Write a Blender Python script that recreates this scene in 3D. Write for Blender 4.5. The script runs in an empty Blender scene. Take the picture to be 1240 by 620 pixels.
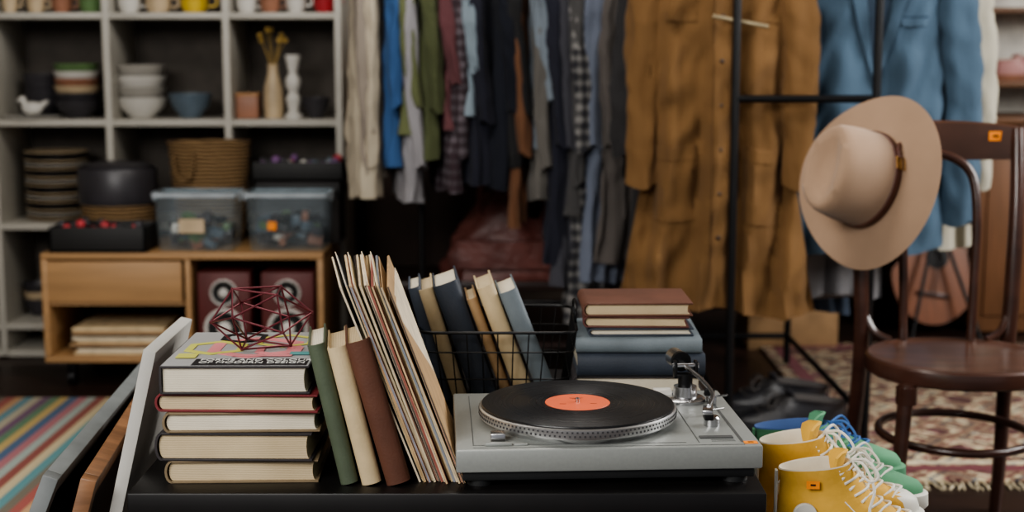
import bpy, bmesh, math, random
from mathutils import Vector, Matrix, Euler, noise
random.seed(7)
R=math.radians
sc=bpy.context.scene

# ---------------------------------------------------------------- materials
def C(r,g,b):
    def f(c):
        c/=255.0
        return c/12.92 if c<=0.04045 else ((c+0.055)/1.055)**2.4
    return (f(r),f(g),f(b),1)
def mul(c,k): return (min(c[0]*k,1),min(c[1]*k,1),min(c[2]*k,1),1)
def base(name):
    m=bpy.data.materials.new(name); m.use_nodes=True
    nt=m.node_tree; b=nt.nodes['Principled BSDF']
    return m,nt,b
def mat(name,col,rough=.6,metal=0,var=.18,scale=12,bump=.0,bscale=60,stretch=(1,1,1),sheen=0,coat=0,spec=.5,detail=5,bdist=.004):
    m,nt,b=base(name); N=nt.nodes; L=nt.links
    tc=N.new('ShaderNodeTexCoord'); mp=N.new('ShaderNodeMapping'); mp.inputs['Scale'].default_value=stretch
    L.new(tc.outputs['Object'],mp.inputs['Vector'])
    n=N.new('ShaderNodeTexNoise'); n.inputs['Scale'].default_value=scale; n.inputs['Detail'].default_value=detail
    L.new(mp.outputs[0],n.inputs['Vector'])
    cr=N.new('ShaderNodeValToRGB'); cr.color_ramp.elements[0].position=.3; cr.color_ramp.elements[1].position=.7
    cr.color_ramp.elements[0].color=mul(col,1-var); cr.color_ramp.elements[1].color=mul(col,1+var)
    L.new(n.outputs['Fac'],cr.inputs[0]); L.new(cr.outputs[0],b.inputs['Base Color'])
    b.inputs['Roughness'].default_value=rough; b.inputs['Metallic'].default_value=metal
    b.inputs['Specular IOR Level'].default_value=spec
    if sheen: b.inputs['Sheen Weight'].default_value=sheen
    if coat: b.inputs['Coat Weight'].default_value=coat; b.inputs['Coat Roughness'].default_value=.15
    if bump:
        n2=N.new('ShaderNodeTexNoise'); n2.inputs['Scale'].default_value=bscale; n2.inputs['Detail'].default_value=4
        L.new(mp.outputs[0],n2.inputs['Vector'])
        bp=N.new('ShaderNodeBump'); bp.inputs['Strength'].default_value=bump; bp.inputs['Distance'].default_value=bdist
        L.new(n2.outputs['Fac'],bp.inputs['Height']); L.new(bp.outputs[0],b.inputs['Normal'])
    return m
def fabric(name,col,var=.12): return mat(name,col,.95,var=var,scale=5,bump=.45,bscale=20,sheen=.05,spec=.08,bdist=.010,stretch=(1,1,.5),detail=3)
def wood(name,col,rough=.4,var=.3,st=(1,12,12),coat=0): return mat(name,col,rough,var=var,scale=4,stretch=st,bump=.08,bscale=30,coat=coat,detail=8)
def stripes(name,c1,c2,scale,axis='Z',rough=.8,dist=1.0):
    m,nt,b=base(name); N=nt.nodes; L=nt.links
    tc=N.new('ShaderNodeTexCoord'); w=N.new('ShaderNodeTexWave'); w.bands_direction=axis
    w.inputs['Scale'].default_value=scale; w.inputs['Distortion'].default_value=dist; w.inputs['Detail'].default_value=3
    L.new(tc.outputs['Object'],w.inputs['Vector'])
    n=N.new('ShaderNodeTexNoise'); n.inputs['Scale'].default_value=14; L.new(tc.outputs['Object'],n.inputs['Vector'])
    cr=N.new('ShaderNodeValToRGB'); cr.color_ramp.elements[0].color=c1; cr.color_ramp.elements[1].color=c2
    mx=N.new('ShaderNodeMath'); mx.operation='MULTIPLY_ADD'; mx.inputs[1].default_value=.6
    L.new(w.outputs['Fac'],mx.inputs[0]); 
    m2=N.new('ShaderNodeMath'); m2.operation='MULTIPLY'; m2.inputs[1].default_value=.5; L.new(n.outputs['Fac'],m2.inputs[0])
    L.new(m2.outputs[0],mx.inputs[2]); L.new(mx.outputs[0],cr.inputs[0]); L.new(cr.outputs[0],b.inputs['Base Color'])
    bp=N.new('ShaderNodeBump'); bp.inputs['Strength'].default_value=.3; bp.inputs['Distance'].default_value=.001
    L.new(w.outputs['Fac'],bp.inputs['Height']); L.new(bp.outputs[0],b.inputs['Normal'])
    b.inputs['Roughness'].default_value=rough
    return m
def plaidmat(name,c1,c2,s=9):
    m,nt,b=base(name); N=nt.nodes; L=nt.links
    tc=N.new('ShaderNodeTexCoord'); ws=[]
    for ax in ('X','Z'):
        w=N.new('ShaderNodeTexWave'); w.bands_direction=ax; w.inputs['Scale'].default_value=s*(1 if ax=='Z' else 1.3); w.inputs['Distortion'].default_value=.2
        L.new(tc.outputs['Object'],w.inputs[0]); ws.append(w)
    a=N.new('ShaderNodeMath'); a.operation='ADD'; L.new(ws[0].outputs['Fac'],a.inputs[0]); L.new(ws[1].outputs['Fac'],a.inputs[1])
    h=N.new('ShaderNodeMath'); h.operation='MULTIPLY'; h.inputs[1].default_value=.5; L.new(a.outputs[0],h.inputs[0])
    cr=N.new('ShaderNodeValToRGB'); cr.color_ramp.interpolation='CONSTANT'; e=cr.color_ramp.elements
    e[0].color=c1; e[1].position=.42; e[1].color=((c1[0]+c2[0])/2.6,(c1[1]+c2[1])/2.6,(c1[2]+c2[2])/2.6,1)
    q=e.new(.72); q.color=c2
    L.new(h.outputs[0],cr.inputs[0]); L.new(cr.outputs[0],b.inputs['Base Color']); b.inputs['Roughness'].default_value=.95
    return m

# ---------------------------------------------------------------- mesh builder
class MB:
    def __init__(s): s.v=[];s.f=[];s.m=[];s.mats=[]
    def mi(s,m):
        if m not in s.mats: s.mats.append(m)
        return s.mats.index(m)
    def add(s,vs,fs,m,M=None):
        o=len(s.v)
        for v in vs:
            v=Vector(v)
            if M is not None: v=M@v
            s.v.append(v)
        k=s.mi(m) if not isinstance(m,list) else None
        for i,f in enumerate(fs):
            s.f.append([a+o for a in f]); s.m.append(k if k is not None else s.mi(m[i]))
    def box(s,c,d,m,bev=0,M=None,rot=None):
        bm=bmesh.new(); bmesh.ops.create_cube(bm,size=1)
        for v in bm.verts: v.co=Vector((v.co.x*d[0],v.co.y*d[1],v.co.z*d[2]))
        if bev>0: bmesh.ops.bevel(bm,geom=list(bm.edges),offset=bev,segments=2,affect='EDGES',profile=.5)
        T=Matrix.Translation(c)
        if rot: T=T@Euler([R(a) for a in rot]).to_matrix().to_4x4()
        if M is not None: T=M@T
        bm.verts.index_update()
        s.add([v.co.copy() for v in bm.verts],[[v.index for v in f.verts] for f in bm.faces],m,T); bm.free()
    def rings(s,rs,m,M=None,closed=True,cap0=True,cap1=True,mf=None):
        n=len(rs[0]); vs=[p for r in rs for p in r]; fs=[];ms=[]
        for i in range(len(rs)-1):
            for j in range(n if closed else n-1):
                a=i*n+j; b=i*n+(j+1)%n; f=[a,b,b+n,a+n]; fs.append(f)
                if mf: ms.append(mf(sum((Vector(vs[q]) for q in f),Vector())/4))
        if closed and cap0: fs.append(list(range(n))[::-1]); ms.append(ms[0] if mf else None)
        if closed and cap1: fs.append([(len(rs)-1)*n+j for j in range(n)]); ms.append(ms[-1] if mf else None)
        s.add(vs,fs,ms if mf else m,M)
    def lathe(s,prof,m,c=(0,0,0),n=32,M=None,sx=1,sy=1):
        rs=[]
        for r,z in prof:
            r=max(r,.00005)
            rs.append([(c[0]+r*sx*math.cos(2*math.pi*j/n),c[1]+r*sy*math.sin(2*math.pi*j/n),c[2]+z) for j in range(n)])
        s.rings(rs,m,M)
    def cyl(s,p0,p1,r0,m,r1=None,n=20,M=None):
        s.tube([p0,p1],[r0,r0 if r1 is None else r1],m,n=n,M=M)
    def tube(s,pts,r,m,n=8,closed=False,M=None,flat=1):
        pts=[Vector(p) for p in pts]; K=len(pts)
        rr=r if isinstance(r,list) else [r]*K
        rs=[];up=None
        for i in range(K):
            if closed: t=(pts[(i+1)%K]-pts[i-1])
            else: t=pts[min(i+1,K-1)]-pts[max(i-1,0)]
            t.normalize()
            if up is None:
                up=Vector((0,0,1)) if abs(t.z)<.9 else Vector((1,0,0))
            up=(up-t*up.dot(t))
            if up.length<1e-5: up=t.orthogonal()
            up.normalize(); sd=t.cross(up)
            rs.append([pts[i]+(up*math.cos(2*math.pi*j/n)+sd*math.sin(2*math.pi*j/n)*flat)*rr[i] for j in range(n)])
        if closed: rs.append(rs[0]); s.rings(rs,m,M,cap0=False,cap1=False)
        else: s.rings(rs,m,M)
    def prism(s,pts,z0,z1,m,M=None):
        n=len(pts); s.add([(p[0],p[1],z0) for p in pts]+[(p[0],p[1],z1) for p in pts],
            [list(range(n))[::-1],list(range(n,2*n))]+[[j,(j+1)%n,(j+1)%n+n,j+n] for j in range(n)],m,M)
    def sphere(s,c,r,m,sx=1,sy=1,sz=1,n=20,M=None):
        rs=[]
        for i in range(n//2+1):
            a=-math.pi/2+math.pi*i/(n//2); q=max(math.cos(a),.001)
            rs.append([(c[0]+r*sx*q*math.cos(2*math.pi*j/n),c[1]+r*sy*q*math.sin(2*math.pi*j/n),c[2]+r*sz*math.sin(a)) for j in range(n)])
        s.rings(rs,m,M)
    def done(s,name,M=None,sharp=38,parent=None):
        me=bpy.data.meshes.new(name); me.from_pydata([tuple(v) for v in s.v],[],s.f)
        for m in s.mats: me.materials.append(m)
        for p,k in zip(me.polygons,s.m): p.material_index=k; p.use_smooth=True
        me.update()
        bm=bmesh.new(); bm.from_mesh(me); bmesh.ops.recalc_face_normals(bm,faces=bm.faces); bm.to_mesh(me); bm.free()
        try: me.set_sharp_from_angle(angle=R(sharp))
        except Exception: pass
        o=bpy.data.objects.new(name,me); sc.collection.objects.link(o)
        if M is not None: o.matrix_world=M
        if parent: o.parent=parent
        return o
def TR(loc,rot=(0,0,0),order='XYZ'):
    return Matrix.Translation(loc)@Euler([R(a) for a in rot],order).to_matrix().to_4x4()
def bez(pts,n=8):
    P=[Vector(p) for p in pts]; out=[]
    for i in range(len(P)-1):
        p0=P[max(i-1,0)];p1=P[i];p2=P[i+1];p3=P[min(i+2,len(P)-1)]
        for k in range(n):
            t=k/n
            out.append(.5*((2*p1)+(-p0+p2)*t+(2*p0-5*p1+4*p2-p3)*t*t+(-p0+3*p1-3*p2+p3)*t**3))
    out.append(P[-1]); return out

# ---------------------------------------------------------------- common mats
black=mat('black_lacquer',C(18,16,16),.4,var=.2)
blackm=mat('black_metal',C(16,16,18),.4,metal=.3,var=.1)
silver=mat('silver_metal',C(190,190,192),.25,metal=1,var=.05)
white=mat('white_ceramic',C(200,197,190),.35,var=.05)
paper=stripes('page_edges',C(164,152,126),C(236,228,210),160,'Z')
paper2=stripes('page_edges_aged',C(142,122,90),C(216,198,164),160,'Z')
orange=mat('orange_sticker',C(240,140,30),.6,var=.04)
ink=mat('ink',C(40,20,15),.7)
pine=wood('pine_wood',C(168,124,80),.5,.15,(1,8,8))
def sticker(b,c,M=None,size=(.02,.013),ax='z'):
    if ax=='z': b.box(c,(size[0],size[1],.0008),orange,M=M); b.box((c[0],c[1],c[2]+.0006),(size[0]*.4,size[1]*.25,.0004),ink,M=M)
    else: b.box(c,(size[0],.0012,size[1]),orange,M=M); b.box((c[0],c[1]-.0008,c[2]),(size[0]*.4,.0006,size[1]*.25),ink,M=M)

# ---------------------------------------------------------------- room
def floor_mat():
    m,nt,b=base('dark_plank_floor'); N=nt.nodes;L=nt.links
    tc=N.new('ShaderNodeTexCoord'); br=N.new('ShaderNodeTexBrick')
    br.inputs['Scale'].default_value=1; br.inputs['Brick Width'].default_value=1.6; br.inputs['Row Height'].default_value=.12
    br.inputs['Mortar Size'].default_value=.003
    br.inputs['Color1'].default_value=C(60,40,32); br.inputs['Color2'].default_value=C(44,30,24); br.inputs['Mortar'].default_value=C(10,7,6)
    L.new(tc.outputs['Object'],br.inputs['Vector'])
    n=N.new('ShaderNodeTexNoise'); n.inputs['Scale'].default_value=5; mp=N.new('ShaderNodeMapping'); mp.inputs['Scale'].default_value=(1,14,1)
    L.new(tc.outputs['Object'],mp.inputs[0]); L.new(mp.outputs[0],n.inputs['Vector'])
    mx=N.new('ShaderNodeMixRGB'); mx.blend_type='MULTIPLY'; mx.inputs[0].default_value=.6
    L.new(br.outputs[0],mx.inputs[1]); L.new(n.outputs['Fac'],mx.inputs[2]); L.new(mx.outputs[0],b.inputs['Base Color'])
    b.inputs['Roughness'].default_value=.4
    return m
b=MB(); b.box((0,2.9,-.05),(7.2,7.8,.1),floor_mat()); b.done('floor')
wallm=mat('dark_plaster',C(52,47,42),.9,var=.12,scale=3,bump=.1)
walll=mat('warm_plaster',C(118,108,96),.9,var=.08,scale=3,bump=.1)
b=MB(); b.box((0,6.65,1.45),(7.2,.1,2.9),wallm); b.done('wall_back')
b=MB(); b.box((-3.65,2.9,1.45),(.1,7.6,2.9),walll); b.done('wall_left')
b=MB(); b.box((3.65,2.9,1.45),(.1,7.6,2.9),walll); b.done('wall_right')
b=MB(); b.box((0,2.9,2.95),(7.4,7.8,.1),walll); b.done('ceiling')
b=MB(); b.box((0,6.59,.06),(7.1,.02,.12),wood('baseboard_paint',C(60,50,42))); b.done('baseboard_back')

# striped rug
def stripe_rug():
    m,nt,bs=base('striped_cotton'); N=nt.nodes;L=nt.links
    tc=N.new('ShaderNodeTexCoord'); sp=N.new('ShaderNodeSeparateXYZ'); L.new(tc.outputs['Object'],sp.inputs[0])
    a=N.new('ShaderNodeMath');a.operation='MULTIPLY';a.inputs[1].default_value=2.3;L.new(sp.outputs[0],a.inputs[0])
    f=N.new('ShaderNodeMath');f.operation='FRACT';L.new(a.outputs[0],f.inputs[0])
    cr=N.new('ShaderNodeValToRGB'); cr.color_ramp.interpolation='CONSTANT'
    cols=[(166,92,84),(196,158,118),(104,148,158),(184,176,154),(120,90,116),(104,138,108),(196,170,110),(82,106,136),(176,116,122),(164,176,168),(146,84,76),(202,186,150),(98,146,150),(120,112,98)]
    e=cr.color_ramp.elements
    for i,c in enumerate(cols):
        p=i/len(cols)
        q=e[i] if i<2 else e.new(p)
        q.position=p; q.color=C(*c)
    L.new(f.outputs[0],cr.inputs[0])
    w=N.new('ShaderNodeTexWave'); w.bands_direction='Y'; w.inputs['Scale'].default_value=30; L.new(tc.outputs['Object'],w.inputs[0])
    mx=N.new('ShaderNodeMixRGB');mx.blend_type='MULTIPLY';mx.inputs[0].default_value=.35
    L.new(cr.outputs[0],mx.inputs[1]);L.new(w.outputs[0],mx.inputs[2]);L.new(mx.outputs[0],bs.inputs['Base Color'])
    bs.inputs['Roughness'].default_value=.95
    return m
b=MB(); b.box((-1.9,3.9,.006),(1.75,1.76,.012),stripe_rug(),.004); b.done('striped_rug')
def persian():
    m,nt,bs=base('persian_wool'); N=nt.nodes;L=nt.links
    tc=N.new('ShaderNodeTexCoord')
    v=N.new('ShaderNodeTexVoronoi'); v.distance='MANHATTAN'; v.inputs['Scale'].default_value=5; v.inputs['Randomness'].default_value=.25
    L.new(tc.outputs['Object'],v.inputs['Vector'])
    cr=N.new('ShaderNodeValToRGB'); cr.color_ramp.interpolation='CONSTANT'; e=cr.color_ramp.elements
    cs=[(0,(206,190,156)),(.12,(136,90,86)),(.22,(202,186,152)),(.36,(104,108,116)),(.43,(206,190,154)),(.56,(164,124,108)),(.66,(208,194,160)),(.8,(132,94,92))]
    for i,(p,c) in enumerate(cs):
        q=e[i] if i<2 else e.new(p); q.position=p; q.color=C(*c)
    L.new(v.outputs['Distance'],cr.inputs[0])
    n=N.new('ShaderNodeTexNoise'); n.inputs['Scale'].default_value=25; L.new(tc.outputs['Object'],n.inputs['Vector'])
    v2=N.new('ShaderNodeTexVoronoi'); v2.inputs['Scale'].default_value=20; L.new(tc.outputs['Object'],v2.inputs['Vector'])
    c2=N.new('ShaderNodeValToRGB'); c2.color_ramp.interpolation='CONSTANT'; c2.color_ramp.elements[0].color=(1,1,1,1); c2.color_ramp.elements[1].position=.5; c2.color_ramp.elements[1].color=C(150,120,124)
    L.new(v2.outputs['Distance'],c2.inputs[0])
    mx=N.new('ShaderNodeMixRGB');mx.blend_type='MULTIPLY';mx.inputs[0].default_value=.8
    L.new(cr.outputs[0],mx.inputs[1]);L.new(c2.outputs[0],mx.inputs[2])
    m3=N.new('ShaderNodeMixRGB');m3.blend_type='MULTIPLY';m3.inputs[0].default_value=.3
    L.new(mx.outputs[0],m3.inputs[1]);L.new(n.outputs['Fac'],m3.inputs[2]);L.new(m3.outputs[0],bs.inputs['Base Color'])
    bs.inputs['Roughness'].default_value=.95
    return m
b=MB(); pm=persian(); cream=fabric('cream_wool',C(206,194,166)); mar=fabric('maroon_wool',C(112,66,70))
b.box((2.1,4.75,.007),(2.2,1.86,.014),pm,.004)
for (c,d) in [((2.1,3.93,.0145),(2.1,.05,.003)),((2.1,4.1,.0145),(1.9,.015,.003)),((1.07,4.75,.0145),(.05,1.7,.003)),((2.1,5.6,.0145),(2.1,.05,.003))]:
    b.box(c,d,mar)
b.box((2.1,3.985,.0145),(2.0,.02,.003),cream)
for i in range(110):
    x=1.01+i*.02; b.tube([(x,3.825,.006),(x+random.uniform(-.008,.008),3.79,.005),(x+random.uniform(-.012,.012),3.765,.004)],.0035,cream,n=5)
b.done('persian_rug')

# ---------------------------------------------------------------- black low table
b=MB(); x0,x1,y0,y1=-.559,.370,1.99,2.80
b.box(((x0+x1)/2,(y0+y1)/2,.5345),(x1-x0,y1-y0,.055),black,.003)
b.box(((x0+x1)/2,(y0+y1)/2+.02,.14),(x1-x0-.1,y1-y0-.1,.03),black,.003)
for x in (x0+.035,x1-.035):
    for y in (y0+.035,y1-.035): b.box((x,y,.2535),(.06,.06,.507),black,.003)
b.done('coffee_table')
TZ=.562

# ---------------------------------------------------------------- books
def book(H,W,T,cover,pages,M,round_=True,name='hardcover_book',extra=None):
    """H along local x (spine length), W along y (spine at -y), T along z"""
    b=MB(); ct=.0032
    b.box((0,0,ct/2),(H,W,ct),cover,.0009); b.box((0,0,T-ct/2),(H,W,ct),cover,.0009)
    n=9; bul=.010 if round_ else .002
    outer=[];inner=[]
    for i in range(n):
        a=-math.pi/2+math.pi*i/(n-1)
        outer.append((-W/2+.001-bul*math.cos(a),T/2+T/2*math.sin(a)))
        inner.append((-W/2+.001+.0025-(bul-.001)*math.cos(a),T/2+(T/2-.002)*math.sin(a)))
    pts=outer+inner[::-1]
    rs=[[(x,p[0],p[1]) for p in pts] for x in (-H/2,H/2)]
    n2=len(pts); vs=rs[0]+rs[1]; fs=[[j,(j+1)%n2,(j+1)%n2+n2,j+n2] for j in range(n2)]
    for e in (0,n2):
        for i in range(n-1): fs.append([e+i,e+i+1,e+n2-2-i,e+n2-1-i])
    b.add(vs,fs,cover)
    o=.005; blk=[]
    for i in range(n):
        a=-math.pi/2+math.pi*i/(n-1); blk.append((-W/2+.003-(bul-.003)*math.cos(a)*.9,T/2+(T/2-ct)*math.sin(a)))
    for i in range(n):
        a=math.pi/2-math.pi*i/(n-1); blk.append((W/2-o-.004*math.cos(a),T/2+(T/2-ct)*math.sin(a)))
    m2=len(blk)
    vs=[(x,p[0],p[1]) for x in (-H/2+o,H/2-o) for p in blk]
    b.add(vs,[[j,(j+1)%m2,(j+1)%m2+m2,j+m2] for j in range(m2)]+[list(range(m2)),list(range(m2,2*m2))],pages)
    if extra: extra(b,H,W,T)
    return b.done(name,M)
def cov(name,r,g,b_): return mat('cover_'+name,C(r,g,b_),.6,var=.14,scale=18,bump=.15,bscale=300)
c_grey=cov('grey',96,98,104); c_dk=cov('charcoal',48,44,46); c_red=cov('red',112,40,44); c_cream=cov('cream',196,176,140)
c_tan=cov('tan',166,136,100); c_blue=cov('slate_blue',66,74,86); c_green=cov('green',80,90,72); c_brown=cov('brown',92,58,44)
c_lblue=cov('pale_blue',104,114,120); c_navy=cov('navy',50,57,68); c_burg=cov('burgundy',86,48,42); c_kh=cov('khaki',120,104,80)
def flat(x,y,z,yaw,spine='L'):
    return TR((x,y,z),(0,0,{'L':-90,'F':0,'B':180,'R':90}[spine]+yaw))
XS=-.4025; YS=2.155
pk=mat('print_pink',C(214,134,138),.5,var=.03); yl=mat('print_yellow',C(200,198,96),.5,var=.03); bk=mat('print_black',C(26,24,28),.45,var=.05); gy=mat('print_grey',C(160,160,160),.5,var=.03); wh=mat('print_white',C(225,225,220),.5,var=.02); tq=mat('print_teal',C(90,150,150),.5,var=.03)
def topdesign(b,H,W,T):
    # local +x is the near edge, +y the right-hand edge
    z=T; b.box((.0,0,z+.0002),(H-.004,W-.004,.0005),gy)
    b.box((.100,.02,z+.0006),(.044,W-.05,.0005),bk)
    def hexo(cx,cy,r,m,w=.012,zz=.0010):
        for i in range(6):
            a=math.pi/3*i; a2=a+math.pi/3
            p=[(cx+q*math.cos(t),cy+q*math.sin(t)) for q,t in ((r,a),(r,a2),(r-w,a2),(r-w,a))]
            b.prism(p,z+zz-.0003,z+zz+.0003,m)
    hexo(-.005,.01,.080,pk,.022); hexo(.0,-.05,.052,yl,.014,.0013); hexo(-.05,.05,.050,yl,.010,.0016); hexo(.02,.05,.040,pk,.014,.0019); hexo(-.075,-.02,.040,bk,.010,.0022)
    b.box((.062,-.082,z+.0022),(.030,.03,.0005),yl); b.box((.06,.03,z+.0022),(.012,.09,.0005),pk); b.box((.045,.085,z+.0022),(.02,.03,.0005),tq)
tk=[(.035,c_kh,paper2,.218,.003,1.5),(.043,c_dk,paper2,.224,-.002,-1),(.031,c_kh,paper,.222,.004,2),(.028,c_red,paper2,.232,.006,-2),(.043,c_dk,paper,.219,-.004,.5)]
z=TZ; topbook=None
for i,(t,c,p,w,dx,yw) in enumerate(tk):
    top=(i==4)
    topbook=book(.25 if top else .235+random.uniform(0,.01),w,t-.0006,c,p,flat(XS+dx,YS+(0 if top else random.uniform(-.004,.004)),z,yw,'L'),round_=not top,extra=topdesign if top else None)
    z+=t
ZT=z
cu=bpy.data.curves.new('title_lettering','FONT'); cu.body="FORMS AND COLOUR\nOF MODERN DESIGN"; cu.size=.0165; cu.extrude=.0002; cu.materials.append(wh)
to=bpy.data.objects.new('title_lettering',cu); sc.collection.objects.link(to)
bpy.context.view_layer.update()
to.parent=topbook; to.matrix_parent_inverse=topbook.matrix_world.inverted(); to.location=(-.462,2.060,ZT+.0012)

# himmeli wire ornament
b=MB(); wine=mat('burgundy_wire',C(104,46,54),.35,metal=.5,var=.05)
bm=bmesh.new(); bmesh.ops.create_icosphere(bm,subdivisions=1,radius=1)
Q=Euler((R(38),R(14),R(20))).to_matrix()
vs=[Q@v.co for v in bm.verts]; vs=[Vector((v.x*.078,v.y*.07,v.z*.054)) for v in vs]
mz=min(v.z for v in vs); bm.verts.index_update()
for v in vs: v.z-=mz-.0022
for e in bm.edges: b.cyl(vs[e.verts[0].index],vs[e.verts[1].index],.0015,wine,n=7)
for v in vs: b.sphere(v,.0026,wine,n=8)
for i in range(0,12,4): b.cyl(vs[i],vs[(i*5+7)%12],.0013,wine,n=7)
bm.free()
b.done('geometric_wire_ornament',TR((-.385,2.15,ZT+.002)))

def upright(xb,y,zb,lean,yaw,H,W,T,c,p,name='hardcover_book'):
    base_=Matrix.Translation((xb,y,zb))@Euler((0,0,R(yaw))).to_matrix().to_4x4()@Euler((0,R(-lean),0)).to_matrix().to_4x4()
    P=Matrix(((0,0,-1,0),(0,1,0,0),(1,0,0,0),(0,0,0,1)))
    off=Matrix.Translation((T/2,W/2,H/2+T/2*math.tan(R(lean))*math.cos(R(lean))))
    return book(H,W,T,c,p,base_@off@P,name=name)
upright(-.240,2.035,TZ,12,7,.215,.145,.026,c_green,paper)
upright(-.2065,2.032,TZ,13,7,.212,.140,.029,c_cream,paper2)
upright(-.166,2.03,TZ,15,7,.222,.145,.036,c_brown,paper2)

# record sleeves
b=MB(); sm=[mat('sleeve_%d'%i,C(*c),.7,var=.16,scale=30) for i,c in enumerate([(204,184,148),(220,206,180),(180,136,118),(130,136,146),(202,180,136),(80,70,66),(212,198,170),(176,144,104),(144,80,74),(198,182,152)])]
n=19; order=[1,3,0,8,2,4,9,5,1,7,0,8,6,4,3,9,7,1,7]
for i in range(n):
    f=i/(n-1); xb=-.136+f*.066; lean=20.2-f*.2+random.uniform(-.7,.7); yaw=9-f*4+random.uniform(-1.0,1.0)
    M=Matrix.Translation((xb,2.03+random.uniform(0,.022),TZ))@Euler((0,0,R(yaw))).to_matrix().to_4x4()@Euler((0,R(-lean),0)).to_matrix().to_4x4()
    t=random.choice([.0020,.0026,.0030]); m=sm[order[i]]
    h=.316-.03*(1 if i in(15,17) else 0); d=.315
    b.box((-t/2,d/2,h/2+.001),(.0007,d,h),m,M=M); b.box((t/2,d/2,h/2+.001),(.0007,d,h),m,M=M)
    b.box((0,.0006,h/2+.001),(t,.0012,h),sm[(i*3+1)%len(sm)],M=M)
    if i%3!=1:b.box((0,d/2,h+.0006),(t,d,.0008),m,M=M)
    if i%4==1: b.box((0,d/2+.002,h/2+.007),(.0012,d,h),sm[1],M=M)
b.done('record_sleeves')

# wire basket with its books
b=MB()
def rrect(x0,x1,y0,y1,z,r=.03,n=5):
    p=[]
    for (cx,cy,a0) in ((x1-r,y1-r,0),(x0+r,y1-r,90),(x0+r,y0+r,180),(x1-r,y0+r,270)):
        for k in range(n+1):
            a=R(a0+90*k/n); p.append((cx+r*math.cos(a),cy+r*math.sin(a),z))
    return p
bx0,bx1,by0,by1=-.165,.115,2.45,2.72
lv=[(.0,.02,.566),(.5,.012,.62),(.85,.004,.67),(1,0,.706)]
for i,(f,ins,z) in enumerate(lv): b.tube(rrect(bx0+ins,bx1-ins,by0+ins,by1-ins,z),.0028 if i==3 else .0014,blackm,n=7,closed=True)
for k in range(9):
    f=k/8
    x=bx0+.03+f*(bx1-bx0-.06); xi=bx0+.045+f*(bx1-bx0-.09)
    for y,yi in ((by0,by0+.02),(by1,by1-.02)): b.tube([(x,y,.706),(xi,yi,.566)],.0012,blackm,n=6)
    b.tube([(xi,by0+.02,.566),(xi,by1-.02,.566)],.0012,blackm,n=6)
    y=by0+.03+f*(by1-by0-.06); yi=by0+.045+f*(by1-by0-.09)
    for xx,xxi in ((bx0,bx0+.02),(bx1,bx1-.02)): b.tube([(xx,y,.706),(xxi,yi,.566)],.0012,blackm,n=6)
for x in (bx0,bx1): b.tube(bez([(x,by0+.09,.706),(x,by0+.09,.73),(x,by0+.13,.742),(x,by1-.09,.73),(x,by1-.09,.706)],5),.0025,blackm,n=6)
b.done('wire_basket')
zb=.5695
upright(-.118,2.50,zb,15,4,.215,.14,.022,c_blue,paper)
upright(-.090,2.495,zb,17,4,.215,.15,.026,c_cream,paper2)
upright(-.043,2.49,zb,19,4,.225,.16,.045,c_navy,paper)
upright(-.003,2.50,zb,20,4,.20,.13,.018,c_tan,paper2)
upright(.030,2.495,zb,20,4,.222,.15,.032,c_cream,paper2)
upright(.072,2.49,zb,21,4,.215,.15,.034,c_lblue,paper)

# right book stack behind turntable
z=TZ
for t,c,p,w,d,x,y,yw,sp in [(.034,c_grey,paper,.225,.2,.228,2.56,0,'L'),(.030,c_dk,paper,.225,.2,.227,2.56,0,'L'),(.041,c_navy,paper,.226,.2,.2265,2.56,1,'F'),(.027,c_lblue,paper,.222,.19,.226,2.56,-1,'F'),
        (.015,c_navy,paper,.18,.15,.232,2.555,1,'L'),(.021,c_burg,paper2,.18,.15,.227,2.555,-2,'L'),(.025,c_brown,paper2,.187,.155,.226,2.555,1,'L')]:
    ex=None
    if z>.74: ex=lambda b,H,W,T: (b.box((.058,.072,T+.0004),(.014,.022,.0008),orange),b.box((.058,.072,T+.001),(.004,.009,.0004),ink))
    if sp=='L': book(d,w,t-.0006,c,p,flat(x,y,z,yw,'L'),extra=ex)
    else: book(w,d,t-.0006,c,p,flat(x,y,z,yw,'F'))
    z+=t

# ---------------------------------------------------------------- turntable
M=TR((.135,2.19,0),(0,0,3)); 
tg=mat('turntable_grey',C(146,149,146),.42,metal=.25,var=.04,scale=200); tgd=mat('turntable_dark_base',C(26,27,28),.5,var=.1)
tl=mat('panel_line',C(84,86,86),.5); strobe=mat('platter_alloy',C(200,200,200),.3,metal=.9,var=.05)
b=MB(); W,D=.452,.345
b.box((0,0,.6045),(W,D,.035),tg,.003,M=M)
b.box((0,0,.5795),(W-.02,D-.02,.015),tgd,.002,M=M)
for sx in (-1,1):
    for sy in (-1,1): b.cyl((sx*.19,sy*.14,.5625),(sx*.19,sy*.14,.574),.02,tgd,n=24,M=M)
top=.622
def line(x0,y0,x1,y1,w=.0012,m=tl,h=.0006): b.box(((x0+x1)/2,(y0+y1)/2,top+h/2),(abs(x1-x0)+w,abs(y1-y0)+w,h),m,M=M)
line(-.2,-.1645,.2,-.1645,.0008); line(-.2,-.15,.115,-.15); line(.135,-.15,.135,.15); line(.2,-.15,.2,.15,.004)
line(-.2,-.15,-.2,.15)
for i in range(5): line(.155+i*.0,-.145+i*.007,.19,-.145+i*.007,.0008)
b.box((.165,-.125,top+.001),(.05,.012,.002),tl,M=M)
px,py=-.033,-.013
b.lathe([(.0,.622),(.138,.622),(.142,.630),(.1535,.632),(.1545,.6345),(.1545,.6462),(.1525,.648),(0,.648)],strobe,(px,py,0),96,M=M)
dots=mat('strobe_dot',C(56,56,58),.5)
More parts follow.
